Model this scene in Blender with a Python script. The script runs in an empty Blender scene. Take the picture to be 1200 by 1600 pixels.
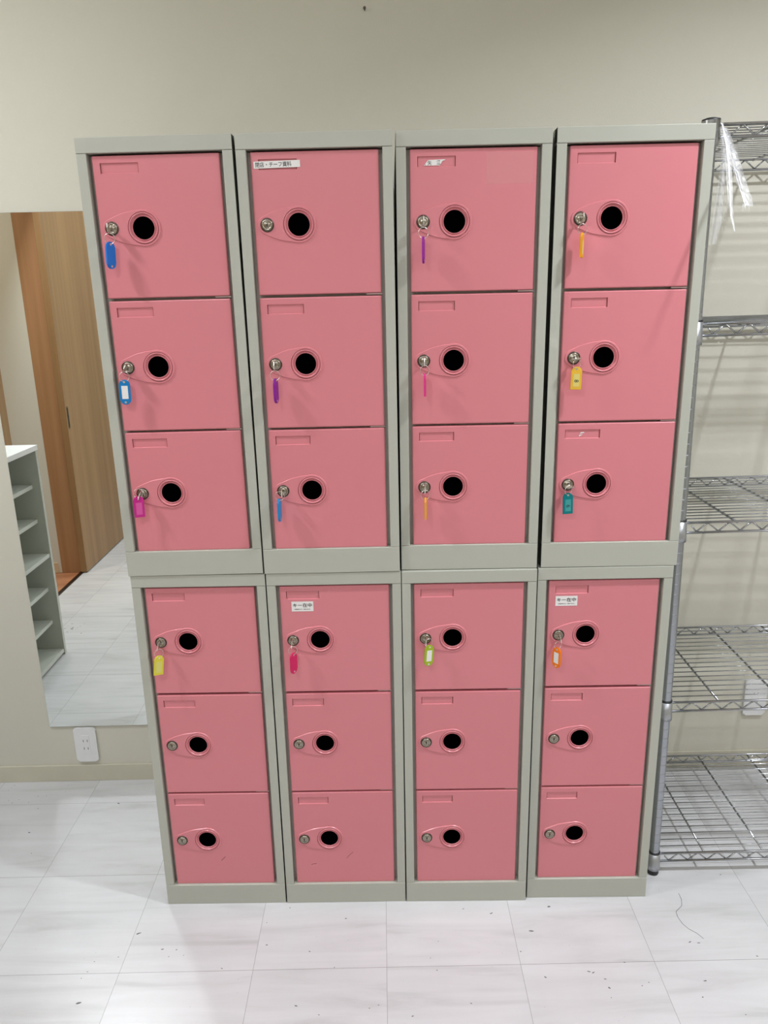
import bpy, bmesh, math, random
from mathutils import Matrix, Vector

random.seed(7)
S = bpy.context.scene
C = S.collection
PI = math.pi

# ------------------------------------------------------------------ camera
cam_data = bpy.data.cameras.new('camera')
cam_data.sensor_fit = 'VERTICAL'
cam_data.sensor_height = 24.0
cam_data.lens = 1165.1 / 1600.0 * 24.0
cam_data.clip_start = 0.02
cam = bpy.data.objects.new('camera', cam_data)
C.objects.link(cam)
rot = Matrix(((0.99978912, 0.01907833, 0.00759765),
              (0.00218061, 0.26925270, -0.96306709),
              (-0.02041940, 0.96288057, 0.26915432)))
cam.matrix_world = Matrix.Translation((0.57772, -1.54908, 1.45300)) @ rot.to_4x4()
S.camera = cam

# ------------------------------------------------------------------ world, light, exposure
W = bpy.data.worlds.new('world')
S.world = W
W.use_nodes = True
W.node_tree.nodes['Background'].inputs[0].default_value = (0.9, 0.93, 1.0, 1)
W.node_tree.nodes['Background'].inputs[1].default_value = 0.05
S.view_settings.view_transform = 'Standard'
S.view_settings.look = 'None'
S.view_settings.gamma = 1.0
S.view_settings.use_curve_mapping = False
S.view_settings.exposure = 0.01
try:
    S.cycles.use_denoising = True
    S.cycles.sample_clamp_indirect = 0.0
    S.cycles.blur_glossy = 0.0
    S.cycles.max_bounces = 10
    S.cycles.diffuse_bounces = 5
    S.cycles.glossy_bounces = 5
    S.cycles.transparent_max_bounces = 12
    S.cycles.use_guiding = True
    S.cycles.use_surface_guiding = True
    S.cycles.guiding_training_samples = 64
    S.cycles.surface_guiding_probability = 0.85
    S.cycles.use_adaptive_sampling = False
    S.cycles.denoising_prefilter = 'ACCURATE'
except Exception:
    pass

CEIL = 2.7
def lamp(name, x, y, power, size, z=CEIL - 0.012, color=(0.90, 0.935, 1.0), spread=180):
    d = bpy.data.lights.new(name, 'AREA')
    d.shape = 'DISK'
    d.size = size
    d.energy = power
    d.color = color
    d.spread = math.radians(spread)
    o = bpy.data.objects.new(name, d)
    o.location = (x, y, z)
    C.objects.link(o)
    return o
lamp('downlight_lamp', -0.895, -0.54, 21.5, 0.20, spread=150)
lamp('downlight_lamp', 1.79, -0.56, 27, 0.10, spread=135)
lamp('downlight_lamp', -0.25, -1.95, 15, 0.16, spread=175)
lamp('downlight_lamp', 2.3, -1.95, 11, 0.16, spread=175)
lamp('corridor_fill_light', -2.0, -0.6, 22, 0.3, color=(1.0, 0.86, 0.72))  # unseen fill, added to brighten and warm the corridor wall
pl = bpy.data.lights.new('soft_fill_light', 'AREA')  # broad fill added under the ceiling for soft ambient light, no actual panel
pl.shape = 'RECTANGLE'; pl.size = 2.6; pl.size_y = 1.4; pl.energy = 21; pl.color = (0.93, 0.95, 1.0)
po = bpy.data.objects.new('soft_fill_light', pl); po.location = (0.6, -2.35, CEIL - 0.03); C.objects.link(po)

# ------------------------------------------------------------------ materials
def new_mat(name):
    m = bpy.data.materials.new(name); m.use_nodes = True
    nt = m.node_tree
    return m, nt, nt.nodes['Principled BSDF'], nt.nodes['Material Output']
def mat(name, col, rough=0.5, metal=0.0, spec=0.5, bump=0.0, bscale=200.0, var=0.0, vscale=3.0, coat=0.0, rvar=0.0):
    m, nt, b, out = new_mat(name)
    b.inputs['Base Color'].default_value = (*col, 1)
    b.inputs['Roughness'].default_value = rough
    b.inputs['Metallic'].default_value = metal
    b.inputs['Specular IOR Level'].default_value = spec
    if coat:
        b.inputs['Coat Weight'].default_value = coat
        b.inputs['Coat Roughness'].default_value = 0.12
    tc = nt.nodes.new('ShaderNodeTexCoord')
    if bump:
        n = nt.nodes.new('ShaderNodeTexNoise'); n.inputs['Scale'].default_value = bscale; n.inputs['Detail'].default_value = 3
        nt.links.new(tc.outputs['Object'], n.inputs['Vector'])
        bp = nt.nodes.new('ShaderNodeBump'); bp.inputs['Strength'].default_value = bump; bp.inputs['Distance'].default_value = 0.001
        nt.links.new(n.outputs['Fac'], bp.inputs['Height']); nt.links.new(bp.outputs['Normal'], b.inputs['Normal'])
    if var:
        n = nt.nodes.new('ShaderNodeTexNoise'); n.inputs['Scale'].default_value = vscale; n.inputs['Detail'].default_value = 5
        nt.links.new(tc.outputs['Object'], n.inputs['Vector'])
        r = nt.nodes.new('ShaderNodeMapRange'); r.inputs['From Min'].default_value = 0.3; r.inputs['From Max'].default_value = 0.7
        r.inputs['To Min'].default_value = 1 - var; r.inputs['To Max'].default_value = 1 + var
        nt.links.new(n.outputs['Fac'], r.inputs['Value'])
        v = nt.nodes.new('ShaderNodeVectorMath'); v.operation = 'SCALE'; v.inputs[0].default_value = col
        nt.links.new(r.outputs['Result'], v.inputs['Scale']); nt.links.new(v.outputs['Vector'], b.inputs['Base Color'])
    return m

M = {}
M['wall'] = mat('painted_wallpaper', (0.585, 0.565, 0.480), 0.75, bump=0.25, bscale=260, var=0.015, vscale=2)
M['ceiling'] = mat('white_ceiling', (0.86, 0.86, 0.83), 0.85)
M['baseboard'] = mat('vinyl_baseboard', (0.53, 0.50, 0.40), 0.5, var=0.06, vscale=6)
M['pink'] = mat('pink_painted_steel', (0.59, 0.192, 0.218), 0.30, bump=0.03, bscale=90, var=0.015, vscale=4)
M['pink_dark'] = mat('pink_steel_return', (0.50, 0.12, 0.16), 0.45)
M['grey'] = mat('grey_painted_steel', (0.40, 0.405, 0.35), 0.42, bump=0.06, bscale=350, var=0.02, vscale=5)
M['inner'] = mat('grey_inner_flange', (0.46, 0.43, 0.39), 0.6)
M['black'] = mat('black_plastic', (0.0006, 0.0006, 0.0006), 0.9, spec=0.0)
M['rubber'] = mat('black_rubber', (0.012, 0.012, 0.013), 0.5)
M['lock'] = mat('nickel_lock', (0.36, 0.32, 0.26), 0.26, metal=1.0)
M['lock_rim'] = mat('dark_nickel', (0.09, 0.07, 0.06), 0.35, metal=1.0)
M['keymetal'] = mat('key_metal', (0.75, 0.73, 0.68), 0.22, metal=1.0)
M['chrome'] = mat('chrome_wire', (0.42, 0.43, 0.45), 0.16, metal=1.0)
M['post'] = mat('chrome_post', (0.40, 0.42, 0.45), 0.24, metal=1.0)
M['sleeve'] = mat('cast_sleeve', (0.42, 0.43, 0.45), 0.35, metal=0.9)
M['mirror'] = mat('silvered_glass', (0.86, 0.90, 0.87), 0.0, metal=1.0)
M['mirror_edge'] = mat('mirror_edge', (0.16, 0.18, 0.17), 0.3)
M['white'] = mat('white_plastic', (0.72, 0.72, 0.72), 0.4)
M['paper'] = mat('white_label', (0.72, 0.70, 0.68), 0.45)
M['ink'] = mat('black_ink', (0.008, 0.008, 0.01), 0.6)
M['cabinet'] = mat('white_melamine', (0.56, 0.58, 0.53), 0.4)
M['cabinet_in'] = mat('grey_green_melamine', (0.50, 0.515, 0.455), 0.45)
M['hinge'] = mat('hinge_metal', (0.62, 0.5, 0.48), 0.35, metal=0.6)
M['dirt'] = mat('dirt', (0.10, 0.095, 0.085), 0.8)
M['scuff'] = mat('scuff', (0.22, 0.07, 0.09), 0.6)
M['outlet_hole'] = mat('slot_black', (0.01, 0.01, 0.01), 0.6)

def wood(name, c1, c2, scale=(36, 36, 0.8), rough=0.45):
    m, nt, b, out = new_mat(name)
    tc = nt.nodes.new('ShaderNodeTexCoord'); mp = nt.nodes.new('ShaderNodeMapping')
    mp.inputs['Scale'].default_value = scale
    n = nt.nodes.new('ShaderNodeTexNoise'); n.inputs['Scale'].default_value = 0.35; n.inputs['Detail'].default_value = 7; n.inputs['Roughness'].default_value = 0.6
    r = nt.nodes.new('ShaderNodeValToRGB')
    r.color_ramp.elements[0].position = 0.32; r.color_ramp.elements[0].color = (*c1, 1)
    r.color_ramp.elements[1].position = 0.68; r.color_ramp.elements[1].color = (*c2, 1)
    nt.links.new(tc.outputs['Object'], mp.inputs['Vector']); nt.links.new(mp.outputs['Vector'], n.inputs['Vector'])
    nt.links.new(n.outputs['Fac'], r.inputs['Fac']); nt.links.new(r.outputs['Color'], b.inputs['Base Color'])
    b.inputs['Roughness'].default_value = rough
    return m
M['wood'] = wood('oak_door_veneer', (0.23, 0.124, 0.050), (0.35, 0.205, 0.088))
M['wood_red'] = wood('reddish_jamb_veneer', (0.27, 0.13, 0.055), (0.40, 0.215, 0.10))
M['wood_floor'] = wood('brown_wood_floor', (0.30, 0.12, 0.055), (0.42, 0.19, 0.095), (8, 60, 8), 0.35)

def plastic(name, col, trans=0.35, rough=0.28):
    m, nt, b, out = new_mat(name)
    b.inputs['Base Color'].default_value = (*col, 1); b.inputs['Roughness'].default_value = rough
    t = nt.nodes.new('ShaderNodeBsdfTranslucent'); t.inputs['Color'].default_value = (*col, 1)
    mx = nt.nodes.new('ShaderNodeMixShader'); mx.inputs['Fac'].default_value = trans
    nt.links.new(b.outputs[0], mx.inputs[1]); nt.links.new(t.outputs[0], mx.inputs[2]); nt.links.new(mx.outputs[0], out.inputs['Surface'])
    return m
def film(name, col, alpha, rough=0.15):
    m, nt, b, out = new_mat(name)
    b.inputs['Base Color'].default_value = (*col, 1); b.inputs['Roughness'].default_value = rough
    b.inputs['Specular IOR Level'].default_value = 0.9
    t = nt.nodes.new('ShaderNodeBsdfTransparent')
    mx = nt.nodes.new('ShaderNodeMixShader'); mx.inputs['Fac'].default_value = alpha
    nt.links.new(t.outputs[0], mx.inputs[1]); nt.links.new(b.outputs[0], mx.inputs[2]); nt.links.new(mx.outputs[0], out.inputs['Surface'])
    return m
M['film'] = film('clear_plastic_film', (0.85, 0.85, 0.87), 0.22)
M['film_white'] = film('creased_plastic_film', (0.9, 0.9, 0.92), 0.45, 0.3)
M['tape'] = film('clear_tape', (0.85, 0.45, 0.45), 0.12)

def floor_mat():
    m, nt, b, out = new_mat('marbled_vinyl_tile')
    N = nt.nodes.new; L = nt.links.new
    tc = N('ShaderNodeTexCoord')
    sep = N('ShaderNodeSeparateXYZ'); L(tc.outputs['Object'], sep.inputs[0])
    T = 0.3042
    def math_(op, a, b_=None, c_=None):
        n = N('ShaderNodeMath'); n.operation = op
        for i, v in enumerate((a, b_, c_)):
            if v is None: continue
            if isinstance(v, (int, float)): n.inputs[i].default_value = v
            else: L(v, n.inputs[i])
        return n.outputs[0]
    def line(sock, wd):
        f = math_('FRACT', math_('DIVIDE', sock, T))
        d = math_('MINIMUM', f, math_('SUBTRACT', 1.0, f))
        return math_('LESS_THAN', d, wd / T / 2)
    g = math_('MAXIMUM', line(sep.outputs[0], 0.0011), line(sep.outputs[1], 0.0013))
    # each tile has its own slight tone and its own marbling offset
    ix = math_('FLOOR', math_('DIVIDE', sep.outputs[0], T)); iy = math_('FLOOR', math_('DIVIDE', sep.outputs[1], T))
    cmb = N('ShaderNodeCombineXYZ'); L(ix, cmb.inputs[0]); L(iy, cmb.inputs[1])
    wn = N('ShaderNodeTexWhiteNoise'); wn.noise_dimensions = '3D'; L(cmb.outputs[0], wn.inputs['Vector'])
    off = N('ShaderNodeVectorMath'); off.operation = 'MULTIPLY_ADD'
    L(wn.outputs['Color'], off.inputs[0]); off.inputs[1].default_value = (7, 7, 7); L(tc.outputs['Object'], off.inputs[2])
    mp = N('ShaderNodeMapping'); mp.inputs['Scale'].default_value = (2.4, 20, 1); L(off.outputs[0], mp.inputs['Vector'])
    n1 = N('ShaderNodeTexNoise'); n1.inputs['Scale'].default_value = 1.0; n1.inputs['Detail'].default_value = 8; n1.inputs['Roughness'].default_value = 0.55; n1.inputs['Distortion'].default_value = 0.8
    L(mp.outputs['Vector'], n1.inputs['Vector'])
    r = N('ShaderNodeValToRGB')
    e = r.color_ramp.elements
    e[0].position = 0.27; e[0].color = (0.455, 0.450, 0.450, 1)
    e[1].position = 0.72; e[1].color = (0.580, 0.580, 0.588, 1)
    k = r.color_ramp.elements.new(0.46); k.color = (0.535, 0.532, 0.538, 1)
    L(n1.outputs['Fac'], r.inputs['Fac'])
    # dirt gathered as a broad faint cast
    n2 = N('ShaderNodeTexNoise'); n2.inputs['Scale'].default_value = 2.6; n2.inputs['Detail'].default_value = 4
    L(tc.outputs['Object'], n2.inputs['Vector'])
    mr = N('ShaderNodeMapRange'); mr.inputs['From Min'].default_value = 0.35; mr.inputs['From Max'].default_value = 0.7
    mr.inputs['To Min'].default_value = 1.03; mr.inputs['To Max'].default_value = 0.93
    L(n2.outputs['Fac'], mr.inputs['Value'])
    sc = N('ShaderNodeVectorMath'); sc.operation = 'SCALE'; L(r.outputs['Color'], sc.inputs[0]); L(mr.outputs['Result'], sc.inputs['Scale'])
    # fine specks
    vo = N('ShaderNodeTexVoronoi'); vo.inputs['Scale'].default_value = 42; L(tc.outputs['Object'], vo.inputs['Vector'])
    sp = math_('LESS_THAN', vo.outputs['Distance'], 0.035)
    keep = N('ShaderNodeSeparateColor'); L(vo.outputs['Color'], keep.inputs[0])
    sp = math_('MULTIPLY', sp, math_('GREATER_THAN', keep.outputs[0], 0.45))
    mx1 = N('ShaderNodeMix'); mx1.data_type = 'RGBA'; L(math_('MULTIPLY', sp, 0.55), mx1.inputs[0]); L(sc.outputs[0], mx1.inputs[6]); mx1.inputs[7].default_value = (0.2, 0.19, 0.18, 1)
    mx2 = N('ShaderNodeMix'); mx2.data_type = 'RGBA'; L(math_('MULTIPLY', g, 0.62), mx2.inputs[0]); L(mx1.outputs[2], mx2.inputs[6]); mx2.inputs[7].default_value = (0.16, 0.15, 0.14, 1)
    L(mx2.outputs[2], b.inputs['Base Color'])
    rr = N('ShaderNodeMapRange'); rr.inputs['To Min'].default_value = 0.23; rr.inputs['To Max'].default_value = 0.27
    L(n1.outputs['Fac'], rr.inputs['Value']); L(rr.outputs['Result'], b.inputs['Roughness'])
    b.inputs['Specular IOR Level'].default_value = 0.5
    return m
M['floor'] = floor_mat()

# ------------------------------------------------------------------ mesh helpers
def box(bm, x0, x1, y0, y1, z0, z1, bev=0.0, mi=0, seg=2):
    vs = [bm.verts.new((x, y, z)) for x in (x0, x1) for y in (y0, y1) for z in (z0, z1)]
    idx = [(0, 1, 3, 2), (4, 6, 7, 5), (0, 4, 5, 1), (2, 3, 7, 6), (0, 2, 6, 4), (1, 5, 7, 3)]
    fs = [bm.faces.new([vs[i] for i in f]) for f in idx]
    for f in fs: f.material_index = mi
    if bev:
        es = list({e for f in fs for e in f.edges})
        r = bmesh.ops.bevel(bm, geom=es, offset=bev, segments=seg, affect='EDGES', profile=0.5)
        for f in r['faces']: f.material_index = mi
def lathe(bm, prof, origin=(0, 0, 0), axis='Z', n=40, mi=0, caps=True):
    """prof: list of (radius, height); axis 'Z' up, 'Y' = height runs towards -Y (out of a door)."""
    ox, oy, oz = origin; rings = []
    for r, h in prof:
        ring = []
        for k in range(n):
            a = 2 * PI * k / n
            p = (ox + r * math.cos(a), oy + r * math.sin(a), oz + h) if axis == 'Z' else (ox + r * math.cos(a), oy - h, oz + r * math.sin(a))
            ring.append(bm.verts.new(p))
        rings.append(ring)
    for i in range(len(rings) - 1):
        for k in range(n):
            f = bm.faces.new((rings[i][k], rings[i][(k + 1) % n], rings[i + 1][(k + 1) % n], rings[i + 1][k])); f.material_index = mi; f.smooth = True
    if caps:
        for rg in (rings[0], rings[-1]):
            f = bm.faces.new(rg); f.material_index = mi
def rod(bm, p, q, r, n=8, mi=0):
    p, q = Vector(p), Vector(q); d = (q - p)
    z = d.normalized(); a = Vector((0, 0, 1)) if abs(z.z) < 0.9 else Vector((1, 0, 0))
    u = z.cross(a).normalized(); v = z.cross(u)
    A = []; B = []
    for k in range(n):
        t = 2 * PI * k / n; o = (u * math.cos(t) + v * math.sin(t)) * r
        A.append(bm.verts.new(p + o)); B.append(bm.verts.new(q + o))
    for k in range(n):
        f = bm.faces.new((A[k], A[(k + 1) % n], B[(k + 1) % n], B[k])); f.smooth = True; f.material_index = mi
    bm.faces.new(A).material_index = mi; bm.faces.new(B[::-1]).material_index = mi
def finish(name, bm, mats):
    bmesh.ops.recalc_face_normals(bm, faces=bm.faces)
    me = bpy.data.meshes.new(name); bm.to_mesh(me); bm.free()
    for m in (mats if isinstance(mats, (list, tuple)) else [mats]): me.materials.append(m)
    return me
def link(name, me, parent=None, loc=(0, 0, 0), rot_=(0, 0, 0)):
    o = bpy.data.objects.new(name, me); C.objects.link(o)
    o.parent = parent; o.location = loc; o.rotation_euler = rot_
    return o
def tag(o, label, cat, group=None):
    o['label'] = label; o['category'] = cat
    if group: o['group'] = group
    return o
def struct(name, bm, mats, loc=(0, 0, 0), rz=0.0):
    o = link(name, finish(name, bm, mats), None, loc, (0, 0, rz)); o['kind'] = 'structure'; return o
def thing(name, label, cat, loc, rot_=(0, 0, 0), group=None):
    o = bpy.data.objects.new(name, None); C.objects.link(o); o.empty_display_size = 0.05
    o.location = loc; o.rotation_euler = rot_
    return tag(o, label, cat, group)
def text_mesh(body, size, bold=0.0, ext=0.0001):
    cu = bpy.data.curves.new('lettering', 'FONT'); cu.body = body; cu.size = size; cu.offset = bold
    cu.extrude = ext; cu.align_x = 'CENTER'; cu.align_y = 'CENTER'; cu.resolution_u = 3
    o = bpy.data.objects.new('lettering', cu); C.objects.link(o)
    dg = bpy.context.evaluated_depsgraph_get()
    me = bpy.data.meshes.new_from_object(o.evaluated_get(dg))
    bpy.data.objects.remove(o); bpy.data.curves.remove(cu)
    return me
def add_text(bm, body, width, height, cx, cz, y, mi=1, rot_=0.0, bold=0.0, shear=0.0):
    """lettering on a plate that faces -Y, fitted to width x height"""
    me = text_mesh(body, 1.0, bold)
    if not me.vertices: return
    xs = [v.co.x for v in me.vertices]; ys = [v.co.y for v in me.vertices]
    w = max(xs) - min(xs); h = max(ys) - min(ys); mx = (max(xs) + min(xs)) / 2; my = (max(ys) + min(ys)) / 2
    vs = []
    ca, sa = math.cos(rot_), math.sin(rot_)
    for v in me.vertices:
        a = (v.co.x - mx) / w * width; b = (v.co.y - my) / h * height; a += shear * b
        vs.append(bm.verts.new((cx + a * ca - b * sa, y - (0.00012 if v.co.z > 0 else 0.0), cz + a * sa + b * ca)))
    for p in me.polygons:
        try:
            f = bm.faces.new([vs[i] for i in p.vertices]); f.material_index = mi
        except ValueError: pass
    bpy.data.meshes.remove(me)

# ------------------------------------------------------------------ the room
WR = 0.010                                    # the back wall runs very slightly off the locker fronts
def wall_y(x): return 0.526 + WR * (x + 0.2)

bm = bmesh.new(); box(bm, -1.158, 3.2, -3.5, 0.75, -0.05, 0.0)
bmesh.ops.rotate(bm, verts=bm.verts, cent=(0, 0, 0), matrix=Matrix.Rotation(-0.0084, 3, 'Z'))
bmesh.ops.translate(bm, verts=bm.verts, vec=(0.0594, -0.1039, 0))
fl = struct('floor', bm, M['floor'], (-0.0594, 0.1039, 0), 0.0084)
bm = bmesh.new(); box(bm, -1.30, 3.2, -3.5, 0.75, CEIL, CEIL + 0.05); struct('ceiling', bm, M['ceiling'])
bm = bmesh.new(); box(bm, -1.2, 3.3, 0.0, 0.1, 0.0, CEIL)
struct('wall_back', bm, M['wall'], (-0.2, 0.526, 0), WR)
bm = bmesh.new(); box(bm, 3.0, 3.1, -3.4, 0.7, 0, CEIL); struct('wall_right', bm, M['wall'])
bm = bmesh.new(); box(bm, -1.3, 3.1, -3.4, -3.3, 0, CEIL); struct('wall_front', bm, M['wall'])
bm = bmesh.new()
box(bm, -1.265, -1.13, -0.785, 0.7, 0, CEIL)
box(bm, -1.265, -1.165, -3.3, -1.475, 0, CEIL)
box(bm, -1.265, -1.13, -1.475, -0.785, 2.12, CEIL)
struct('wall_left', bm, M['wall'])
bm = bmesh.new(); box(bm, -0.93, 3.19, -0.006, 0.0, 0.0, 0.057, 0.0012)
struct('baseboard_back', bm, M['baseboard'], (-0.2, 0.526, 0), WR)
bm = bmesh.new(); box(bm, -1.13, -1.124, -0.70, 0.5, 0.0, 0.057, 0.001); struct('baseboard_left', bm, M['baseboard'])
# the opening to the corridor: lintel, jambs, threshold, sliding leaf
bm = bmesh.new(); box(bm, -1.272, -1.165, -1.475, -1.468, 0.0, 2.10); struct('trim_1', bm, M['wood_red'])
bm = bmesh.new(); box(bm, -1.275, -1.118, -0.795, -0.785, 0.0, 2.10); box(bm, -1.13, -1.118, -0.785, -0.725, 0, 2.10); struct('trim_2', bm, M['wood'])
bm = bmesh.new(); box(bm, -1.275, -1.10, -2.9, -0.725, 2.10, 2.14); struct('trim_3', bm, M['wood'])
bm = bmesh.new(); box(bm, -1.168, -1.146, -1.469, -0.796, 0.0, 0.004); struct('trim_4', bm, M['lock_rim'])
d1 = bpy.data.objects.new('door_1', None); C.objects.link(d1); d1.location = (-1.14, -1.45, 0); d1['kind'] = 'structure'
bm = bmesh.new(); box(bm, -0.018, 0.018, -1.15, 0.0, 0.006, 2.095, 0.002); link('door_leaf', finish('door_leaf', bm, M['wood']), d1)
bm = bmesh.new()
box(bm, 0.0178, 0.0205, -0.030, -0.012, 0.83, 0.95, 0.001); box(bm, 0.0204, 0.0209, -0.027, -0.015, 0.838, 0.942, 0, 1)
link('door_pull', finish('door_pull', bm, [M['lock'], M['outlet_hole']]), d1)
# corridor beyond
bm = bmesh.new(); box(bm, -3.4, -1.16, -1.8, 1.6, -0.05, -0.002); o = struct('floor_corridor', bm, M['wood_floor'])
bm = bmesh.new(); box(bm, -3.4, -1.266, -1.56, -1.47, 0, CEIL); struct('wall_corridor', bm, M['wall'])
bm = bmesh.new(); box(bm, -3.5, -3.4, -1.8, 1.6, 0, CEIL); box(bm, -3.4, -1.3, 1.5, 1.6, 0, CEIL); struct('wall_corridor', bm, M['wall'])
bm = bmesh.new(); box(bm, -3.5, -1.28, -1.8, 1.6, CEIL, CEIL + 0.05); struct('ceiling_corridor', bm, M['ceiling'])
bm = bmesh.new(); box(bm, -3.4, -1.29, -1.47, -1.464, 0, 0.06); struct('baseboard_corridor', bm, mat('cream_baseboard', (0.62, 0.47, 0.30), 0.5))

# ------------------------------------------------------------------ lockers
UW, UD, UH = 0.2985, 0.495, 0.8834
HW = UW / 2
PITCHES = (0.7205, 0.4530, 0.1865)            # door centres above the locker's foot
DW, DH, DT = 0.245, 0.262, 0.014

def carcass_mesh():
    bm = bmesh.new()
    t = 0.0012
    box(bm, -HW, -HW + t, 0.001, UD, 0.001, UH - 0.001)
    box(bm, HW - t, HW, 0.001, UD, 0.001, UH - 0.001)
    box(bm, -HW, HW, UD - t, UD, 0.001, UH - 0.001)
    box(bm, -HW, HW, 0.001, UD, UH - 0.0016, UH - 0.0004)
    box(bm, -HW, HW, 0.001, UD, 0.0, 0.0014)
    return finish('carcass', bm, M['grey'])
def stile_mesh(s):
    bm = bmesh.new()
    a, b = sorted((s * HW, s * (HW - 0.0195)))
    box(bm, a, b, 0.0, 0.024, 0.0565, UH - 0.0285, 0.0008)
    a, b = sorted((s * (HW - 0.0190), s * (HW - 0.034)))
    box(bm, a, b, 0.0215, 0.0228, 0.05, UH - 0.03, 0, 1)
    return finish('stile', bm, [M['grey'], M['inner']])
def rail_mesh(z0, z1, lip):
    bm = bmesh.new()
    box(bm, -HW, HW, -0.0006, 0.024, z0, z1, 0.0009)
    return finish('rail', bm, [M['grey'], M['inner']])
def divider_mesh():
    bm = bmesh.new()
    box(bm, -HW + 0.002, HW - 0.002, 0.024, UD - 0.01, -0.008, 0.004)
    return finish('shelf', bm, M['inner'])
CARC, ST_L, ST_R = carcass_mesh(), stile_mesh(-1), stile_mesh(1)
RAIL_T, RAIL_B, DIV = rail_mesh(UH - 0.0280, UH, 1), rail_mesh(0.0, 0.0560, 0), divider_mesh()

HX, LX = -0.0360, -0.0975                     # hand hole and lock, from the door's centre
def bool_diff(base_me, cutters):
    b = bpy.data.objects.new('b', base_me); C.objects.link(b); cs = []
    for i, me in enumerate(cutters):
        c = bpy.data.objects.new('c', me); C.objects.link(c); cs.append(c)
        md = b.modifiers.new('m%d' % i, 'BOOLEAN'); md.operation = 'DIFFERENCE'; md.object = c; md.solver = 'EXACT'
    dg = bpy.context.evaluated_depsgraph_get(); dg.update()
    out = bpy.data.meshes.new_from_object(b.evaluated_get(dg))
    for o in [b] + cs: bpy.data.objects.remove(o)
    return out
def door_mesh():
    bm = bmesh.new(); box(bm, -DW / 2, DW / 2, 0.0, DT, -DH / 2, DH / 2, 0.0022, seg=3)
    base = finish('door', bm, [M['pink'], M['pink_dark']])
    cut = []
    bm = bmesh.new(); lathe(bm, [(0.0302, -0.03), (0.0302, 0.03)], (HX, 0, 0), 'Y', 48); cut.append(finish('k', bm, M['pink']))
    bm = bmesh.new(); box(bm, -0.1075, -0.0345, -0.01, 0.0022, 0.1002, 0.1180)
    for v in bm.verts:
        if v.co.y < 0 and v.co.z < 0.11: v.co.z -= 0.0062
    cut.append(finish('k', bm, M['pink']))
    bm = bmesh.new(); box(bm, -0.1077, -0.1065, -0.01, 0.009, 0.1000, 0.1176); cut.append(finish('k', bm, M['pink']))
    bm = bmesh.new(); box(bm, -0.0355, -0.0343, -0.01, 0.009, 0.1000, 0.1176); cut.append(finish('k', bm, M['pink']))
    me = bool_diff(base, cut); me.name = 'door'
    me.materials.clear(); me.materials.append(M['pink']); me.materials.append(M['pink_dark'])
    for p in me.polygons: p.material_index = 0; p.use_smooth = False
    return me
DOOR = door_mesh()

def teardrop(grow):
    """outline round the lock boss and the hand hole, with gently bowed flanks"""
    R1, R2 = 0.0345 + grow, 0.0185 + grow
    d = HX - LX; a = math.acos((R1 - R2) / d)
    pts = []
    n = 40
    for k in range(n + 1):
        t = (PI - a) - 2 * (PI - a) * k / n
        pts.append((HX + R1 * math.cos(t), R1 * math.sin(t)))
    # lower flank, small end, upper flank
    p0 = pts[-1]; e0 = (LX + R2 * math.cos(PI - a), -R2 * math.sin(PI - a))
    def flank(p, q, sg):
        out = []
        for k in range(1, 12):
            t = k / 12; bow = 0.0030 * math.sin(PI * t)
            out.append((p[0] + (q[0] - p[0]) * t - 0.25 * bow, p[1] + (q[1] - p[1]) * t + sg * bow))
        return out
    pts += flank(p0, e0, -1)
    m_ = 20
    for k in range(m_ + 1):
        t = -(PI - a) - 2 * a * k / m_
        pts.append((LX + R2 * math.cos(t), R2 * math.sin(t)))
    e1 = pts[-1]
    pts += flank(e1, pts[0], 1)
    return pts
def escutcheon_mesh():
    bm = bmesh.new()
    o, i = teardrop(0.0), teardrop(-0.0014)
    vo = [bm.verts.new((x, 0.0004, z)) for x, z in o]; vi = [bm.verts.new((x, -0.0019, z)) for x, z in i]
    n = len(vo)
    for k in range(n): bm.faces.new((vo[k], vo[(k + 1) % n], vi[(k + 1) % n], vi[k]))
    ed = [bm.edges.new((vi[k], vi[(k + 1) % n])) if bm.edges.get((vi[k], vi[(k + 1) % n])) is None else bm.edges.get((vi[k], vi[(k + 1) % n])) for k in range(n)]
    hv = [bm.verts.new((HX + 0.0302 * math.cos(2 * PI * k / 48), -0.0019, 0.0302 * math.sin(2 * PI * k / 48))) for k in range(48)]
    ed += [bm.edges.new((hv[k], hv[(k + 1) % 48])) for k in range(48)]
    bmesh.ops.triangle_fill(bm, use_beauty=True, use_dissolve=False, edges=ed)
    return finish('handle_plate', bm, M['pink'])
def cup_mesh():
    bm = bmesh.new()
    prof = [(0.0304, 0.0012), (0.0302, -0.0010), (0.0292, -0.0012), (0.0288, 0.0020), (0.0280, 0.0030), (0.0270, 0.0030),
            (0.0262, 0.0020), (0.0250, -0.0014), (0.0236, -0.0018), (0.0228, 0.0004), (0.0222, 0.0010), (0.0216, 0.0007), (0.0213, -0.0012)]
    lathe(bm, prof, (HX, 0, 0), 'Y', 56, 0, caps=False)
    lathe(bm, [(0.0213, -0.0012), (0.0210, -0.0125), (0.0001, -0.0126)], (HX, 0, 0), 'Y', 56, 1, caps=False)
    return finish('hand_hole_ring', bm, [M['pink'], M['black']])
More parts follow.
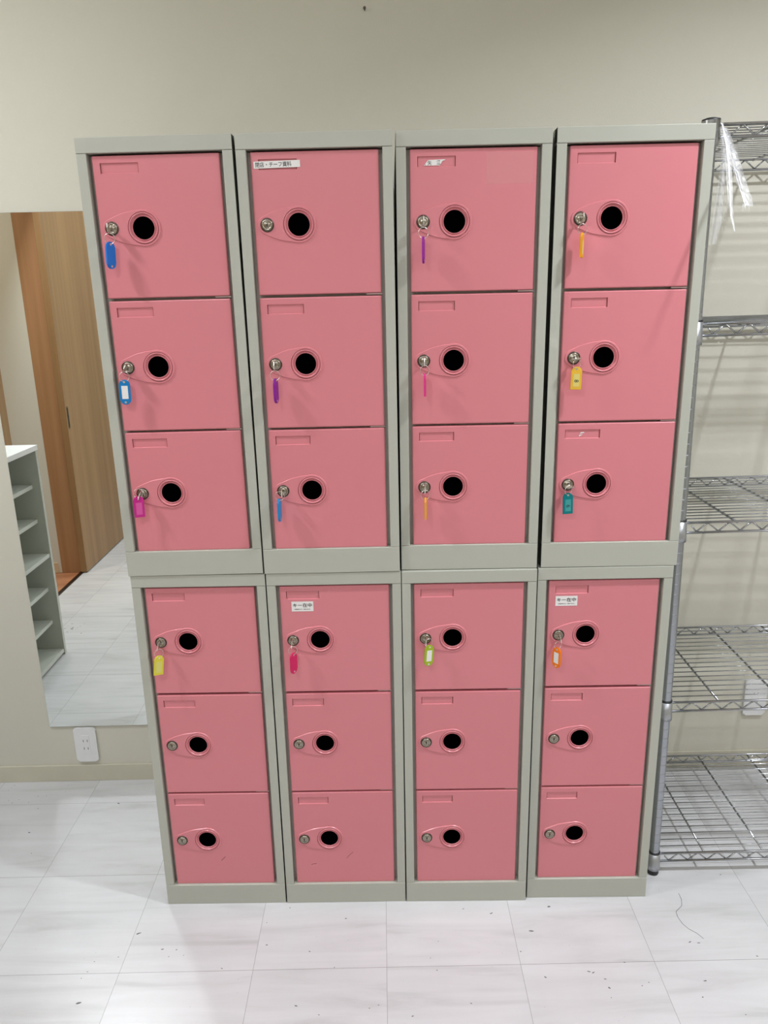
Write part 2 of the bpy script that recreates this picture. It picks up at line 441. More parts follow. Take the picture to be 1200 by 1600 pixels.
def lock_mesh():
    bm = bmesh.new()
    lathe(bm, [(0.0132, 0.0010), (0.0132, 0.0028), (0.0122, 0.0036), (0.0106, 0.0036)], (LX, 0, 0), 'Y', 36, 1, caps=False)
    lathe(bm, [(0.0106, 0.0036), (0.0105, 0.0032), (0.0103, 0.0042), (0.0098, 0.0048), (0.0074, 0.0048), (0.0070, 0.0041), (0.0064, 0.0041), (0.0060, 0.0046), (0.0001, 0.0046)], (LX, 0, 0), 'Y', 36, 0, caps=False)
    box(bm, LX - 0.0008, LX + 0.0008, -0.0050, -0.0040, -0.0042, 0.0042, 0, 2)
    box(bm, LX - 0.0014, LX + 0.0014, -0.00505, -0.0040, -0.0010, 0.0022, 0, 2)
    return finish('lock_cylinder', bm, [M['lock'], M['lock_rim'], M['outlet_hole']])
def hinge_mesh():
    bm = bmesh.new()
    box(bm, 0.092, 0.1235, 0.004, 0.012, -DH / 2 - 0.0032, -DH / 2 - 0.0006, 0.0005)
    return finish('hinge', bm, M['hinge'])
ESC, CUP, LOCK, HINGE = escutcheon_mesh(), cup_mesh(), lock_mesh(), hinge_mesh()

def make_locker(name):
    r = bpy.data.objects.new(name, None); C.objects.link(r); r.empty_display_size = 0.05
    link('carcass', CARC, r); link('stile', ST_L, r); link('stile', ST_R, r)
    link('top_rail', RAIL_T, r); link('bottom_rail', RAIL_B, r); 
    for z in (0.5868, 0.3198): link('shelf', DIV, r, (0, 0, z))
    for z in PITCHES:
        d = link('door', DOOR, r, (0.0, 0.0055, z))
        link('handle_plate', ESC, d); link('hand_hole_ring', CUP, d); link('lock_cylinder', LOCK, d); link('hinge', HINGE, d)
    return r
def copy_tree(o, parent=None):
    c = o.copy(); C.objects.link(c); c.parent = parent
    for ch in list(o.children): copy_tree(ch, c)
    return c

poses = [  # x of centre, y, rotation about Z, lean
    ('U', -0.0030, -0.0017, -0.0011, -0.0050), ('U', 0.2987, -0.0030, 0.0020, -0.0019),
    ('U', 0.6007, 0.0050, -0.0061, 0.0009), ('U', 0.9084, 0.0045, -0.0050, 0.0001),
    ('L', -0.0022, 0.0008, -0.0028, 0.0020), ('L', 0.2998, -0.0008, 0.0, 0.0010),
    ('L', 0.6015, -0.0028, -0.0061, -0.0008), ('L', 0.9044, 0.0036, -0.0064, -0.0020)]
labels = [
    'grey steel locker with three pink doors, upper tier, leftmost, beside the wall mirror',
    'upper pink-door locker whose top door carries the long white Japanese paper strip',
    'upper pink-door locker with a small torn white name label in its top card slot',
    'upper pink-door locker next to the chrome wire shelving rack',
    'lower pink-door locker at the left end, beside the wall outlet under the mirror',
    'lower pink-door locker with white Japanese sticker and a crimson key tag on its top door',
    'lower pink-door locker with a lime green key tag on its top door',
    'lower pink-door locker at the right end, with white Japanese sticker and orange key tag']
proto = make_locker('steel_locker')
units = []
for i, (tier, x, y, rz, ry) in enumerate(poses):
    r = proto if i == 0 else copy_tree(proto)
    r.location = (x + 0.15, y, 0.0 if tier == 'L' else UH + 0.0012)
    r.rotation_euler = (0, ry, rz)
    tag(r, labels[i], 'locker', 'pink and grey steel lockers stacked two high')
    units.append(r)
bpy.context.view_layer.update()
def doors_of(u): return sorted([c for c in u.children if c.name.startswith('door')], key=lambda c: -c.location.z)

# stickers and tape are stuck to their doors
def plate(bm, x0, x1, z0, z1, y=-0.0004, mi=0, skew=0.0):
    box(bm, x0, x1, y, y + 0.0003, z0, z1, 0, mi)
# long strip over the card slot: reads 閉店・チーフ資料
d = doors_of(units[1])[0]
bm = bmesh.new()
plate(bm, -0.0445, 0.0445, -0.0062, 0.0062)
add_text(bm, '閉店・チーフ資料', 0.0690, 0.0090, -0.0065, 0.0002, -0.00045, 1, bold=0.006)
bmesh.ops.rotate(bm, verts=bm.verts, cent=(0, 0, 0), matrix=Matrix.Rotation(math.radians(-0.9), 3, 'Y'))
link('name_sticker', finish('name_sticker', bm, [M['paper'], M['ink']]), d, (-0.0725, -0.0002, 0.1085))
# torn name label in the slot: 矢 江
d = doors_of(units[2])[0]
bm = bmesh.new()
pts = [(-0.0210, -0.0058), (-0.0125, 0.0040), (0.0205, 0.0048), (0.0200, 0.0034), (0.0150, 0.0020), (0.0100, -0.0058)]
a = [bm.verts.new((x, -0.0004, z)) for x, z in pts]; b = [bm.verts.new((x, 0.0, z)) for x, z in pts]
bm.faces.new(a); bm.faces.new(b[::-1])
for k in range(len(pts)): bm.faces.new((a[k], a[(k + 1) % 6], b[(k + 1) % 6], b[k]))
add_text(bm, '矢', 0.0080, 0.0082, -0.0098, -0.0010, -0.0005, 1)
add_text(bm, '江', 0.0070, 0.0084, 0.0075, -0.0003, -0.0005, 1)
add_text(bm, '、', 0.0016, 0.0022, -0.0182, -0.0045, -0.0005, 1)
link('name_sticker', finish('name_sticker', bm, [M['paper'], M['ink']]), d, (-0.0745, 0.0017, 0.1075))
bm = bmesh.new(); box(bm, -0.046, 0.046, -0.0003, -0.0001, -0.0285, 0.0285, 0.0001, 0)
link('clear_tape', finish('clear_tape', bm, M['tape']), d, (0.0705, 0.0, 0.0945))
# scrap of paper left in the third slot of the fourth upper locker
d = doors_of(units[3])[2]
bm = bmesh.new()
for q in ([(-0.003, 0.0010), (-0.002, 0.0042), (0.0045, 0.0052), (0.0065, 0.0036)], [(-0.005, -0.0045), (-0.0045, -0.0008), (0.0035, -0.0004)]):
    a = [bm.verts.new((x, -0.0004, z)) for x, z in q]; b = [bm.verts.new((x, 0, z)) for x, z in q]
    bm.faces.new(a); bm.faces.new(b[::-1])
    for k in range(len(q)): bm.faces.new((a[k], a[(k + 1) % len(q)], b[(k + 1) % len(q)], b[k]))
link('paper_scrap', finish('paper_scrap', bm, M['paper']), d, (-0.073, 0.0018, 0.1075))
# キー在中 stickers
for u, lx in ((units[5], -0.0725), (units[7], -0.0825)):
    d = doors_of(u)[0]
    bm = bmesh.new()
    plate(bm, -0.0245, 0.0245, -0.0118, 0.0118)
    add_text(bm, 'キー在中', 0.0430, 0.0095, 0.0, 0.0030, -0.00045, 1, bold=0.014)
    add_text(bm, 'お客様専用のため、ご使用できません', 0.0370, 0.0026, 0.0, -0.0066, -0.00045, 1, bold=0.0)
    link('sticker', finish('sticker', bm, [M['paper'], M['ink']]), d, (lx, -0.0002, 0.0820))
# scuffs low on the bottom doors
def scuff(door, pts, w=0.0007):
    bm = bmesh.new()
    for p, q in zip(pts, pts[1:]):
        rod(bm, (p[0], -0.0002, p[1]), (q[0], -0.0002, q[1]), w, 5)
    for v in bm.verts: v.co.y = -0.0003 if v.co.y < -0.0002 else 0.0
    link('scuff', finish('scuff', bm, M['scuff']), door)
d = doors_of(units[4])[2]; scuff(d, [(-0.006, -0.062), (0.002, -0.053), (0.005, -0.051)])
d = doors_of(units[5])[2]; scuff(d, [(-0.084, -0.077), (-0.079, -0.075), (-0.071, -0.0735)]); scuff(d, [(0.0045, -0.060), (0.011, -0.051), (0.021, -0.0415)], 0.0005)

# ------------------------------------------------------------------ keys with tags
def key_mesh():
    bm = bmesh.new()
    out = [(-0.0045, 0.0018), (-0.0110, 0.0026), (-0.0130, 0.0070), (-0.0170, 0.0098), (-0.0230, 0.0102), (-0.0280, 0.0076), (-0.0300, 0.0),
           (-0.0280, -0.0076), (-0.0230, -0.0102), (-0.0170, -0.0098), (-0.0130, -0.0070), (-0.0110, -0.0026), (-0.0045, -0.0018)]
    a = [bm.verts.new((-0.0009, y, z)) for y, z in out]; b = [bm.verts.new((0.0009, y, z)) for y, z in out]
    bm.faces.new(a); bm.faces.new(b[::-1]); n = len(out)
    for k in range(n): bm.faces.new((a[k], a[(k + 1) % n], b[(k + 1) % n], b[k]))
    return finish('key_blade', bm, M['keymetal'])
def ring_mesh():
    bm = bmesh.new(); R_, r_ = 0.0098, 0.00055; N_, K_ = 36, 6; g = []
    for i in range(N_):
        t = 2 * PI * i / N_
        g.append([bm.verts.new(((R_ + r_ * math.cos(2 * PI * k / K_)) * math.cos(t), r_ * math.sin(2 * PI * k / K_), (R_ + r_ * math.cos(2 * PI * k / K_)) * math.sin(t))) for k in range(K_)])
    for i in range(N_):
        for k in range(K_):
            f = bm.faces.new((g[i][k], g[(i + 1) % N_][k], g[(i + 1) % N_][(k + 1) % K_], g[i][(k + 1) % K_])); f.smooth = True
    return finish('key_ring', bm, M['keymetal'])
def prism_xz(bm, pts, y0, y1, bev=0.0):
    a = [bm.verts.new((x, y0, z)) for x, z in pts]; b = [bm.verts.new((x, y1, z)) for x, z in pts]; n = len(pts)
    fs = [bm.faces.new(a), bm.faces.new(b[::-1])]
    for k in range(n): fs.append(bm.faces.new((a[k], a[(k + 1) % n], b[(k + 1) % n], b[k])))
    if bev:
        es = [e for f in fs[:2] for e in f.edges]
        bmesh.ops.bevel(bm, geom=es, offset=bev, segments=2, affect='EDGES')
def tag_mesh(style, m):
    bm = bmesh.new(); w = 0.0108; L = 0.050
    if style == 'capsule':
        pts = [(w * math.cos(t), -0.0105 + w * math.sin(t)) for t in [PI * k / 12 for k in range(13)]]
        pts += [(w * math.cos(t), -L + 0.0105 + w * math.sin(t)) for t in [PI + PI * k / 12 for k in range(13)]]
    else:
        L = 0.046
        pts = [(0.0035, 0.0), (0.0080, -0.0030), (0.0108, -0.0080), (0.0108, -L), (-0.0108, -L), (-0.0108, -0.0080), (-0.0080, -0.0030), (-0.0035, 0.0)]
    prism_xz(bm, pts, -0.0021, 0.0021, 0.0007)
    n0 = len(bm.verts)
    for z in ((-0.0045,) if style != 'capsule' else (-0.0045, -L + 0.0045)):
        lathe(bm, [(0.0022, -0.0023), (0.0022, 0.0023)], (0, 0, z), 'Y', 16, 1)
    return finish('key_tag', bm, [m, M['keymetal']])
def tag_label_mesh(style, m, txt):
    bm = bmesh.new()
    z0, z1 = (-0.0385, -0.0120) if style == 'capsule' else (-0.0400, -0.0140)
    for s in (-1, 1):
        y0, y1 = sorted((s * 0.0020, s * 0.0023)); box(bm, -0.0062, 0.0062, y0, y1, z0, z1)
    if txt: add_text(bm, txt, 0.0052, 0.0085, 0.0004, -0.0285, -0.00235, 1, rot_=-PI / 2)
    return finish('tag_label', bm, [m, M['ink']])
KEY, RING = key_mesh(), ring_mesh()
cols = {'blue': (0.02, 0.22, 0.68), 'cyan': (0.01, 0.26, 0.62), 'magenta': (0.68, 0.03, 0.33), 'purple': (0.30, 0.02, 0.36), 'violet': (0.38, 0.02, 0.40),
        'hotpink': (0.80, 0.05, 0.32), 'amber': (0.88, 0.46, 0.015), 'yellow': (0.86, 0.58, 0.06), 'teal': (0.0, 0.25, 0.27), 'lemon': (0.80, 0.74, 0.07),
        'crimson': (0.72, 0.03, 0.16), 'lime': (0.45, 0.58, 0.02), 'orange': (0.95, 0.27, 0.01), 'skyblue': (0.02, 0.30, 0.62)}
tagm = {k: plastic(k + '_tag_plastic', v) for k, v in cols.items()}
labw = M['paper']
# unit, door, tag colour, style, tag top (x, z), yaw of the tag in degrees, key roll, label colour, text, label
keys = [
    (0, 0, 'blue', 'capsule', 0.0455, 1.5790, 62, 0, 'blue', None, 'key in the top door of the leftmost upper locker, narrow blue tag turned almost edge-on'),
    (0, 1, 'cyan', 'capsule', 0.0427, 1.3145, 8, 25, 'white', None, 'key with a blue rimmed tag around white paper, middle door of the leftmost upper locker'),
    (0, 2, 'magenta', 'flat', 0.0446, 1.0700, 24, 20, 'mag', None, 'key with a translucent magenta tag in the bottom door of the leftmost upper locker'),
    (1, 1, 'purple', 'capsule', 0.3508, 1.3110, 80, 0, 'blue', None, 'key with edge-on purple tag, middle door of the locker below the long white paper strip'),
    (1, 2, 'skyblue', 'capsule', 0.3435, 1.0590, 84, 0, 'blue', None, 'key with thin edge-on blue tag, bottom door of the upper locker second from left'),
    (2, 0, 'violet', 'capsule', 0.6535, 1.5770, 82, 0, 'blue', None, 'key with edge-on purple tag on the top door with the torn name label'),
    (2, 1, 'hotpink', 'flat', 0.6548, 1.3140, 88, 0, 'mag', None, 'key with very thin edge-on hot pink tag, middle door of an upper locker'),
    (2, 2, 'amber', 'flat', 0.6547, 1.0530, 86, 0, 'yel', None, 'key with thin edge-on amber tag, bottom door of the third upper locker'),
    (3, 0, 'amber', 'flat', 0.9616, 1.5775, 66, 0, 'yel', None, 'key with amber tag on the top door of the locker by the wire rack'),
    (3, 1, 'yellow', 'flat', 0.9635, 1.3215, -3, 80, 'yel', '8', 'key with face-on yellow tag numbered 8, middle door of the locker by the wire rack'),
    (3, 2, 'teal', 'flat', 0.9573, 1.0575, 5, 85, 'teal', '6', 'key with face-on teal green tag in the bottom door of an upper locker'),
    (4, 0, 'lemon', 'flat', 0.0508, 0.6970, 34, 12, 'lem', None, 'key with slanting lemon yellow tag in the leftmost lower locker'),
    (5, 0, 'crimson', 'capsule', 0.3543, 0.6990, 58, 8, 'blue', None, 'key with crimson tag below a white Japanese sticker in a lower locker'),
    (6, 0, 'lime', 'capsule', 0.6615, 0.7130, 22, 5, 'white', None, 'key with lime green tag around white paper in a lower locker'),
    (7, 0, 'orange', 'capsule', 0.9496, 0.6985, -50, -12, 'white', None, 'key with orange tag below a white sticker in the rightmost lower locker'),
]
labmats = {'blue': tagm['blue'], 'white': M['paper'], 'mag': plastic('pink_tinted_paper', (0.78, 0.12, 0.42), 0.3), 'yel': plastic('yellow_tinted_paper', (0.80, 0.70, 0.22), 0.3),
           'lem': plastic('lemon_tinted_paper', (0.80, 0.76, 0.22), 0.3), 'teal': plastic('teal_tinted_paper', (0.06, 0.38, 0.38), 0.3)}
for (u, dn, colr, style, tx, tz, yaw, roll, lab, txt, label) in keys:
    d = doors_of(units[u])[dn]
    p = d.matrix_world @ Vector((LX, 0, 0))
    r = thing('locker_key', label, 'key', p, (0, 0, 0), 'keys with plastic tags hanging in the locker doors')
    k = link('key_blade', KEY, r, (0, 0, 0), (0, math.radians(roll), 0))
    ty = -0.0215
    # ring hangs from the bow and threads the tag
    rz_c = (tz - p.z) + 0.0060
    rx_c = (tx - p.x) * 0.75
    rg = link('key_ring', RING, r, (rx_c, ty, max(rz_c, -0.0215)), (0, 0, math.radians(30 if yaw < 40 else 12)))
    t = link('key_tag', tag_mesh(style, tagm[colr]), r, (tx - p.x, ty, tz - p.z), (0, math.radians({0: 3.5, 11: 8, 10: -2, 13: 4, 3: 0.5}.get(keys.index((u, dn, colr, style, tx, tz, yaw, roll, lab, txt, label)), 1)), math.radians(yaw)))
    if not (lab == 'blue'):
        link('tag_label', tag_label_mesh(style, labmats[lab], txt), t)

# ------------------------------------------------------------------ mirror, outlets, nail on the back wall
mr = thing('wall_mirror', 'tall frameless mirror fixed to the back wall left of the lockers', 'mirror', (-0.275, wall_y(-0.275) - 0.0002, 0.197), (0, 0, WR))
bm = bmesh.new(); box(bm, -0.225, 0.225, -0.0048, 0.0, 0.0, 1.503, 0, 0); link('mirror_backing', finish('mirror_backing', bm, M['mirror_edge']), mr)
bm = bmesh.new(); box(bm, -0.2246, 0.2246, -0.0056, -0.0049, 0.0004, 1.5026, 0, 0); link('mirror_glass', finish('mirror_glass', bm, M['mirror']), mr)

def outlet(x, z, label):
    r = thing('wall_outlet', label, 'outlet', (x, wall_y(x), z), (0, 0, WR), 'white double wall outlets low on the back wall')
    bm = bmesh.new()
    w, h, rr = 0.0345, 0.0600, 0.009
    pts = []
    for cx, cz, a0 in ((w - rr, h - rr, 0), (-w + rr, h - rr, 90), (-w + rr, -h + rr, 180), (w - rr, -h + rr, 270)):
        for k in range(7):
            t = math.radians(a0 + 15 * k); pts.append((cx + rr * math.cos(t), cz + rr * math.sin(t)))
    prism_xz(bm, pts, -0.0085, -0.0005, 0.003)
    link('cover_plate', finish('cover_plate', bm, M['white']), r)
    bm = bmesh.new(); box(bm, -0.0125, 0.0125, -0.0093, -0.0080, -0.0335, 0.0335, 0.0004)
    s = link('socket', finish('socket', bm, M['white']), r)
    bm = bmesh.new()
    for zc in (0.0150, -0.0120):
        for xc in (-0.0062, 0.0062): box(bm, xc - 0.0008, xc + 0.0008, -0.0096, -0.0090, zc - 0.0040, zc + 0.0040)
    link('slots', finish('slots', bm, M['outlet_hole']), s)
    return r
outlet(-0.394, 0.132, 'white wall outlet just under the bottom edge of the mirror')
outlet(1.707, 0.245, 'white wall outlet seen through the chrome wire rack')
bm = bmesh.new(); rod(bm, (0, 0.002, 0), (0.0, -0.010, 0.002), 0.0012, 8); lathe(bm, [(0.0035, 0.0095), (0.0035, 0.0112)], (0, 0, 0.002), 'Y', 12)
o = link('wall_nail', finish('wall_nail', bm, M['lock_rim']), None, (0.540, wall_y(0.54), 2.143)); tag(o, 'tiny nail in the bare wall above the lockers', 'nail')

# ------------------------------------------------------------------ white open shelf unit seen in the mirror
cb = thing('shelf_unit', 'white open shelf unit against the left wall, seen in the mirror', 'shelf unit', (-0.982, -0.425, 0))
X0, X1, Y1 = -0.135, 0.142, 0.70
bm = bmesh.new(); box(bm, X0, X1, 0.0, 0.018, 0.0, 0.905, 0.001); link('side_panel', finish('side_panel', bm, M['cabinet_in']), cb)
bm = bmesh.new(); box(bm, X0, X1, Y1 - 0.018, Y1, 0.0, 0.905, 0.001); link('side_panel', finish('side_panel', bm, M['cabinet_in']), cb)
bm = bmesh.new(); box(bm, X0, X1 + 0.002, -0.002, Y1 + 0.002, 0.906, 0.927, 0.001); link('top_board', finish('top_board', bm, mat('white_top_board', (0.78, 0.78, 0.77), 0.35)), cb)
bm = bmesh.new(); box(bm, X0, X0 + 0.005, 0.0185, Y1 - 0.0185, 0.02, 0.905); link('back_panel', finish('back_panel', bm, M['cabinet_in']), cb)
for z, fx in ((0.764, 0.109), (0.617, 0.109), (0.466, 0.138), (0.313, 0.111), (0.163, 0.109), (0.026, 0.139)):
    bm = bmesh.new(); box(bm, X0 + 0.006, fx, 0.0185, Y1 - 0.0185, z - 0.016, z, 0.0006); link('shelf_board', finish('shelf_board', bm, M['cabinet']), cb)
bm = bmesh.new()
lathe(bm, [(0.008, 0.9268), (0.008, 0.9278)], (0.0, 0.03, 0), 'Z', 16)
lathe(bm, [(0.008, 0.896), (0.008, 0.9062)], (0.03, 0.20, 0), 'Z', 16)
link('cam_plug', finish('cam_plug', bm, M['lock_rim']), cb)

# ------------------------------------------------------------------ chrome wire rack
rk = thing('wire_rack', 'chrome wire shelving rack with five shelves beside the lockers', 'rack', (1.2505, 0.085, 0.0), (0, -0.0115, 0.0))
RL, RD = 1.20, 0.425
def post_mesh():
    bm = bmesh.new(); prof = [(0.0122, 0.022)]
    z = 0.0254
    while z < 1.785:
        prof += [(0.0127, z), (0.0127, z + 0.0008), (0.0127, z + 0.0232), (0.0127, z + 0.0240), (0.0123, z + 0.0243), (0.0123, z + 0.0250)]; z += 0.0254
    prof = [q for q in prof if q[1] < 1.784] + [(0.0127, 1.786)]
    lathe(bm, prof, (0, 0, 0), 'Z', 20)
    return finish('post', bm, M['post'])
POST = post_mesh()
bm = bmesh.new(); lathe(bm, [(0.0138, 0.0), (0.0145, 0.002), (0.0145, 0.014), (0.0132, 0.022)], (0, 0, 0), 'Z', 20); FOOT = finish('foot', bm, M['rubber'])
bm = bmesh.new(); lathe(bm, [(0.0128, 1.7865), (0.0130, 1.790), (0.0118, 1.793)], (0, 0, 0), 'Z', 20); CAP = finish('post_cap', bm, M['rubber'])
for x in (0, RL):
    for y in (0, RD):
        p = link('post', POST, rk, (x, y, 0)); link('foot', FOOT, p); link('post_cap', CAP, p)
def shelf_mesh():
    bm = bmesh.new(); zt, zb = -0.003, -0.027
    for y in (0.0, RD):
        rod(bm, (0.014, y, zt), (RL - 0.014, y, zt), 0.0030, 8); rod(bm, (0.014, y, zb), (RL - 0.014, y, zb), 0.0030, 8)
        x = 0.0390; k = 0
        while x + 0.025 < RL - 0.02:
            rod(bm, (x, y, zb + 0.002 if k % 2 == 0 else zt - 0.001), (x + 0.025, y, zt - 0.001 if k % 2 == 0 else zb + 0.002), 0.0019, 6); x += 0.025; k += 1
        rod(bm, (0.028, y, zt - 0.008), (0.039, y, zb + 0.002), 0.0019, 6)
    for x in (0.0, RL):
        rod(bm, (x, 0.014, zt), (x, RD - 0.014, zt), 0.0030, 8); rod(bm, (x, 0.014, zb), (x, RD - 0.014, zb), 0.0030, 8)
        y = 0.025; k = 0
        while y + 0.025 < RD - 0.02:
            rod(bm, (x, y, zb + 0.002 if k % 2 == 0 else zt), (x, y + 0.025, zt if k % 2 == 0 else zb + 0.002), 0.0019, 6); y += 0.025; k += 1
    y = 0.0245
    while y < RD - 0.01:
        rod(bm, (0.001, y, zt + 0.0020), (RL - 0.001, y, zt + 0.0020), 0.0014, 6); y += 0.0247
    x = 0.131
    while x < RL - 0.05:
        rod(bm, (x, 0.0, zt - 0.0022), (x, RD, zt - 0.0022), 0.0028, 6); x += 0.1535
    return finish('shelf', bm, M['chrome'])
SHELF = shelf_mesh()
bm = bmesh.new()
lathe(bm, [(0.0130, 0.002), (0.0152, 0.002), (0.0165, -0.036), (0.0168, -0.046), (0.0130, -0.046)], (0, 0, 0), 'Z', 24, 0)
COLLAR = finish('corner_collar', bm, M['sleeve'])
bm = bmesh.new()
lathe(bm, [(0.0130, 0.006), (0.0178, 0.006), (0.0182, 0.003)], (0, 0, 0), 'Z', 28, 1, caps=False)
lathe(bm, [(0.0182, 0.003), (0.0184, -0.030), (0.0178, -0.044), (0.0130, -0.046)], (0, 0, 0), 'Z', 28, 0, caps=False)
COLLAR_TOP = finish('corner_collar', bm, [M['chrome'], M['rubber']])
bm = bmesh.new(); lathe(bm, [(0.0129, 0.001), (0.0148, 0.001), (0.0148, 0.006), (0.0129, 0.006)], (0, 0, 0), 'Z', 24, 0); CLIP = finish('split_sleeve', bm, M['rubber'])
for z in (1.785, 1.400, 0.960, 0.501, 0.061):
    s = link('wire_shelf', SHELF, rk, (0, 0, z))
    for x in (0, RL):
        for y in (0, RD):
            if z > 1.7:
                link('corner_collar', COLLAR_TOP, s, (x, y, 0))
            else:
                link('corner_collar', COLLAR, s, (x, y, 0)); link('split_sleeve', CLIP, s, (x, y, 0))

# ------------------------------------------------------------------ torn plastic wrap hanging from the rack's top corner
pw = thing('plastic_wrap', 'torn strips of clear plastic wrap hanging from the top corner of the rack', 'plastic wrap', (1.243, 0.066, 1.781))
def ribbon(name, pts, widths, mat_, crumple=0.0015, n=24, seed=0, m=5):
    rnd = random.Random(seed); P = [Vector(p) - Vector((1.243, 0.066, 1.781)) for p in pts]; bm = bmesh.new(); rows = []
    for i in range(n + 1):
        t = i / n * (len(P) - 1); k = min(int(t), len(P) - 2); f = t - k
        c = P[k].lerp(P[k + 1], f); w = widths[k] * (1 - f) + widths[k + 1] * f
        row = []
        for j in range(m + 1):
            s = j / m - 0.5
            row.append(bm.verts.new(c + Vector((s * w + rnd.uniform(-1, 1) * crumple * 0.4, rnd.uniform(-1, 1) * crumple - 0.15 * w * math.cos(3 * PI * s), rnd.uniform(-1, 1) * crumple * 0.4))))
        rows.append(row)
    for i in range(n):
        for j in range(m): bm.faces.new((rows[i][j], rows[i][j + 1], rows[i + 1][j + 1], rows[i + 1][j]))
    o = link(name, finish(name, bm, mat_), pw)
    md = o.modifiers.new('s', 'SOLIDIFY'); md.thickness = 0.0002
    return o
A = [(1.2433, 0.065, 1.7804), (1.2534, 0.050, 1.7396), (1.2667, 0.035, 1.6909), (1.2747, 0.015, 1.6475), (1.2793, 0.0, 1.6213)]
A2 = [(1.2484, 0.060, 1.7702), (1.2625, 0.045, 1.7213), (1.2749, 0.030, 1.6726), (1.2857, 0.015, 1.6362), (1.2870, 0.003, 1.6200)]
B = [(1.2467, 0.065, 1.7712), (1.2433, 0.035, 1.7370), (1.2394, 0.010, 1.7044), (1.2325, -0.020, 1.6661), (1.2265, -0.045, 1.6294), (1.2237, -0.065, 1.5937), (1.2232, -0.085, 1.5678)]
Cc = [(1.2429, 0.068, 1.7719), (1.2542, 0.066, 1.7136), (1.2530, 0.064, 1.6545), (1.2498, 0.062, 1.5942), (1.2456, 0.062, 1.5559)]
ribbon('wrap_strip', A2, [0.010, 0.018, 0.020, 0.018, 0.012], M['film'], 0.0012, 24, 3, 5)
ribbon('wrap_strip', A, [0.004, 0.006, 0.0065, 0.006, 0.008], M['film_white'], 0.0008, 30, 1, 4)
ribbon('wrap_strip', B, [0.008, 0.012, 0.012, 0.011, 0.009, 0.006, 0.002], M['film'], 0.0009, 26, 2, 4)
ribbon('wrap_strip', [tuple(Vector(p) + Vector((-0.001, -0.002, 0))) for p in B], [0.003, 0.004, 0.004, 0.003, 0.003, 0.002, 0.001], M['film_white'], 0.0008, 26, 6, 3)
ribbon('wrap_strip', Cc, [0.003, 0.008, 0.014, 0.018, 0.014], M['film'], 0.0010, 26, 4, 5)
bm = bmesh.new(); rnd = random.Random(5)
def thread(pts, r=0.0003):
    P = [Vector(p) - Vector((1.243, 0.066, 1.781)) for p in pts]
    for p, q in zip(P, P[1:]): rod(bm, p, q, r, 4)
for k in range(9):
    x = 1.238 + 0.003 * k; pts = []; z = 1.75 - 0.015 * rnd.random()
    for s in range(9):
        pts.append((x + 0.0015 * s * (0.2 + 0.3 * rnd.random()) + rnd.uniform(-0.001, 0.001), 0.062 - 0.001 * s, z)); z -= 0.018 + 0.006 * rnd.random()
    thread(pts, 0.00018)
for k in range(10):
    x = 1.2793 + rnd.uniform(-0.008, 0.004); thread([(x, 0.001, 1.625), (x + rnd.uniform(-0.002, 0.002), -0.002, 1.612 - 0.004 * rnd.random())], 0.0003)
link('wrap_threads', finish('wrap_threads', bm, M['film_white']), pw)['kind'] = 'stuff'

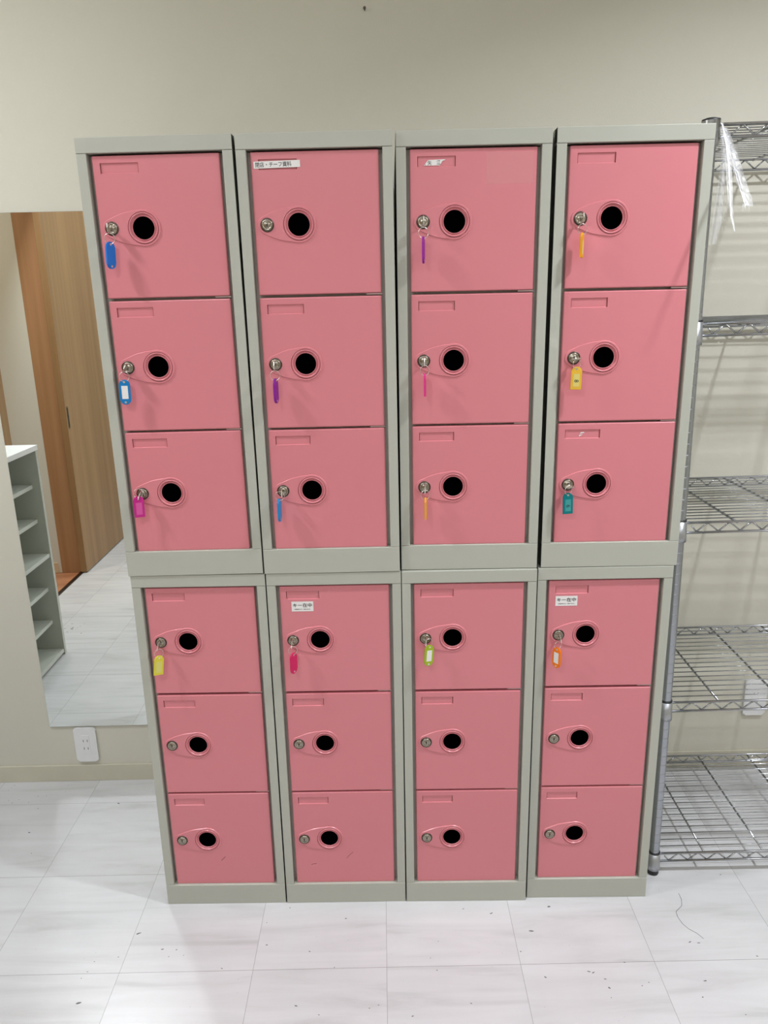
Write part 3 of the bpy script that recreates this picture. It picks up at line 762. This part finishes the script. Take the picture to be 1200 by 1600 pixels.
# ------------------------------------------------------------------ grit and marks on the floor
marks = [(-0.267, 0.402, 0.005), (-0.506, 0.384, 0.0028), (-0.483, 0.277, 0.0039), (-0.437, 0.191, 0.0016), (-0.585, 0.427, 0.0016), (-0.598, 0.412, 0.0022), (-0.548, 0.413, 0.0022), (-0.048, -0.09, 0.005), (-0.12, -0.275, 0.0044), (0.023, -0.137, 0.0028), (0.057, -0.139, 0.0022), (0.044, -0.158, 0.0016), (-0.074, -0.157, 0.0016), (-0.125, -0.169, 0.0016), (-0.138, -0.213, 0.0016), (0.175, -0.192, 0.0022), (-0.615, 0.425, 0.0016), (0.078, -0.155, 0.0016), (-0.131, -0.196, 0.0016), (0.451, -0.054, 0.0028), (0.268, -0.129, 0.0022), (0.673, -0.126, 0.0016), (0.356, -0.289, 0.0028), (0.407, -0.311, 0.0022), (0.606, -0.317, 0.0022), (0.665, -0.205, 0.0016), (0.81, -0.044, 0.0033), (0.742, -0.029, 0.0022), (0.733, -0.289, 0.0022), (0.309, -0.017, 0.0022), (0.258, -0.063, 0.0016), (0.371, -0.149, 0.0022), (0.432, -0.194, 0.0022), (0.534, -0.29, 0.0016), (0.514, -0.297, 0.0016), (0.652, -0.172, 0.0011), (0.955, -0.026, 0.0044), (0.897, -0.1, 0.0044), (0.905, -0.227, 0.0033), (1.036, -0.234, 0.0022), (1.039, -0.256, 0.0039), (1.254, -0.242, 0.0033), (1.305, -0.324, 0.0022), (1.423, 0.072, 0.0028), (1.261, -0.138, 0.0028), (1.28, -0.141, 0.0028), (1.092, -0.191, 0.0022), (1.036, -0.28, 0.0016), (1.232, -0.282, 0.0028), (1.398, -0.18, 0.0028), (1.112, -0.252, 0.0016), (1.129, -0.244, 0.0016), (0.862, -0.158, 0.0028), (1.005, -0.214, 0.0033), (1.014, -0.217, 0.0028)]
rnd = random.Random(11)
for k in range(16): marks.append((-0.91 + rnd.uniform(-0.06, 0.06), -0.68 + rnd.uniform(-0.06, 0.06), rnd.uniform(0.002, 0.006)))
for k in range(10): marks.append((rnd.uniform(-0.68, -0.45), 0.455 + rnd.uniform(-0.02, 0.05), rnd.uniform(0.001, 0.0025)))
bm = bmesh.new()
for x, y, s in marks:
    a0 = rnd.uniform(-0.5, 0.5); el = rnd.uniform(1.0, 2.2); s *= 0.7
    top = []; 
    for k in range(9):
        t = 2 * PI * k / 9; rr = s * rnd.uniform(0.55, 1.1)
        u, v = rr * el * math.cos(t), rr * 0.6 * math.sin(t)
        top.append((x + u * math.cos(a0) - v * math.sin(a0), y + u * math.sin(a0) + v * math.cos(a0)))
    A_ = [bm.verts.new((p[0], p[1], 0.0005)) for p in top]; B_ = [bm.verts.new((p[0], p[1], 0.0)) for p in top]
    bm.faces.new(A_)
    for k in range(9): bm.faces.new((A_[k], A_[(k + 1) % 9], B_[(k + 1) % 9], B_[k]))
o = link('floor_grit', finish('floor_grit', bm, M['dirt'])); tag(o, 'dark specks of grit scattered over the white tile floor', 'grit'); o['kind'] = 'stuff'
# a hair lying on the floor at the right
bm = bmesh.new()
hp = [(1.2905, 0.010), (1.290, -0.010), (1.283, -0.030), (1.262, -0.048), (1.2600, -0.066), (1.264, -0.085), (1.272, -0.100), (1.288, -0.115), (1.296, -0.130)]
for p, q in zip(hp, hp[1:]): rod(bm, (p[0], p[1], 0.0006), (q[0], q[1], 0.0006), 0.0004, 4)
o = link('hair_strand', finish('hair_strand', bm, M['dirt'])); tag(o, 'thin curled hair lying on the floor in front of the rack', 'hair')
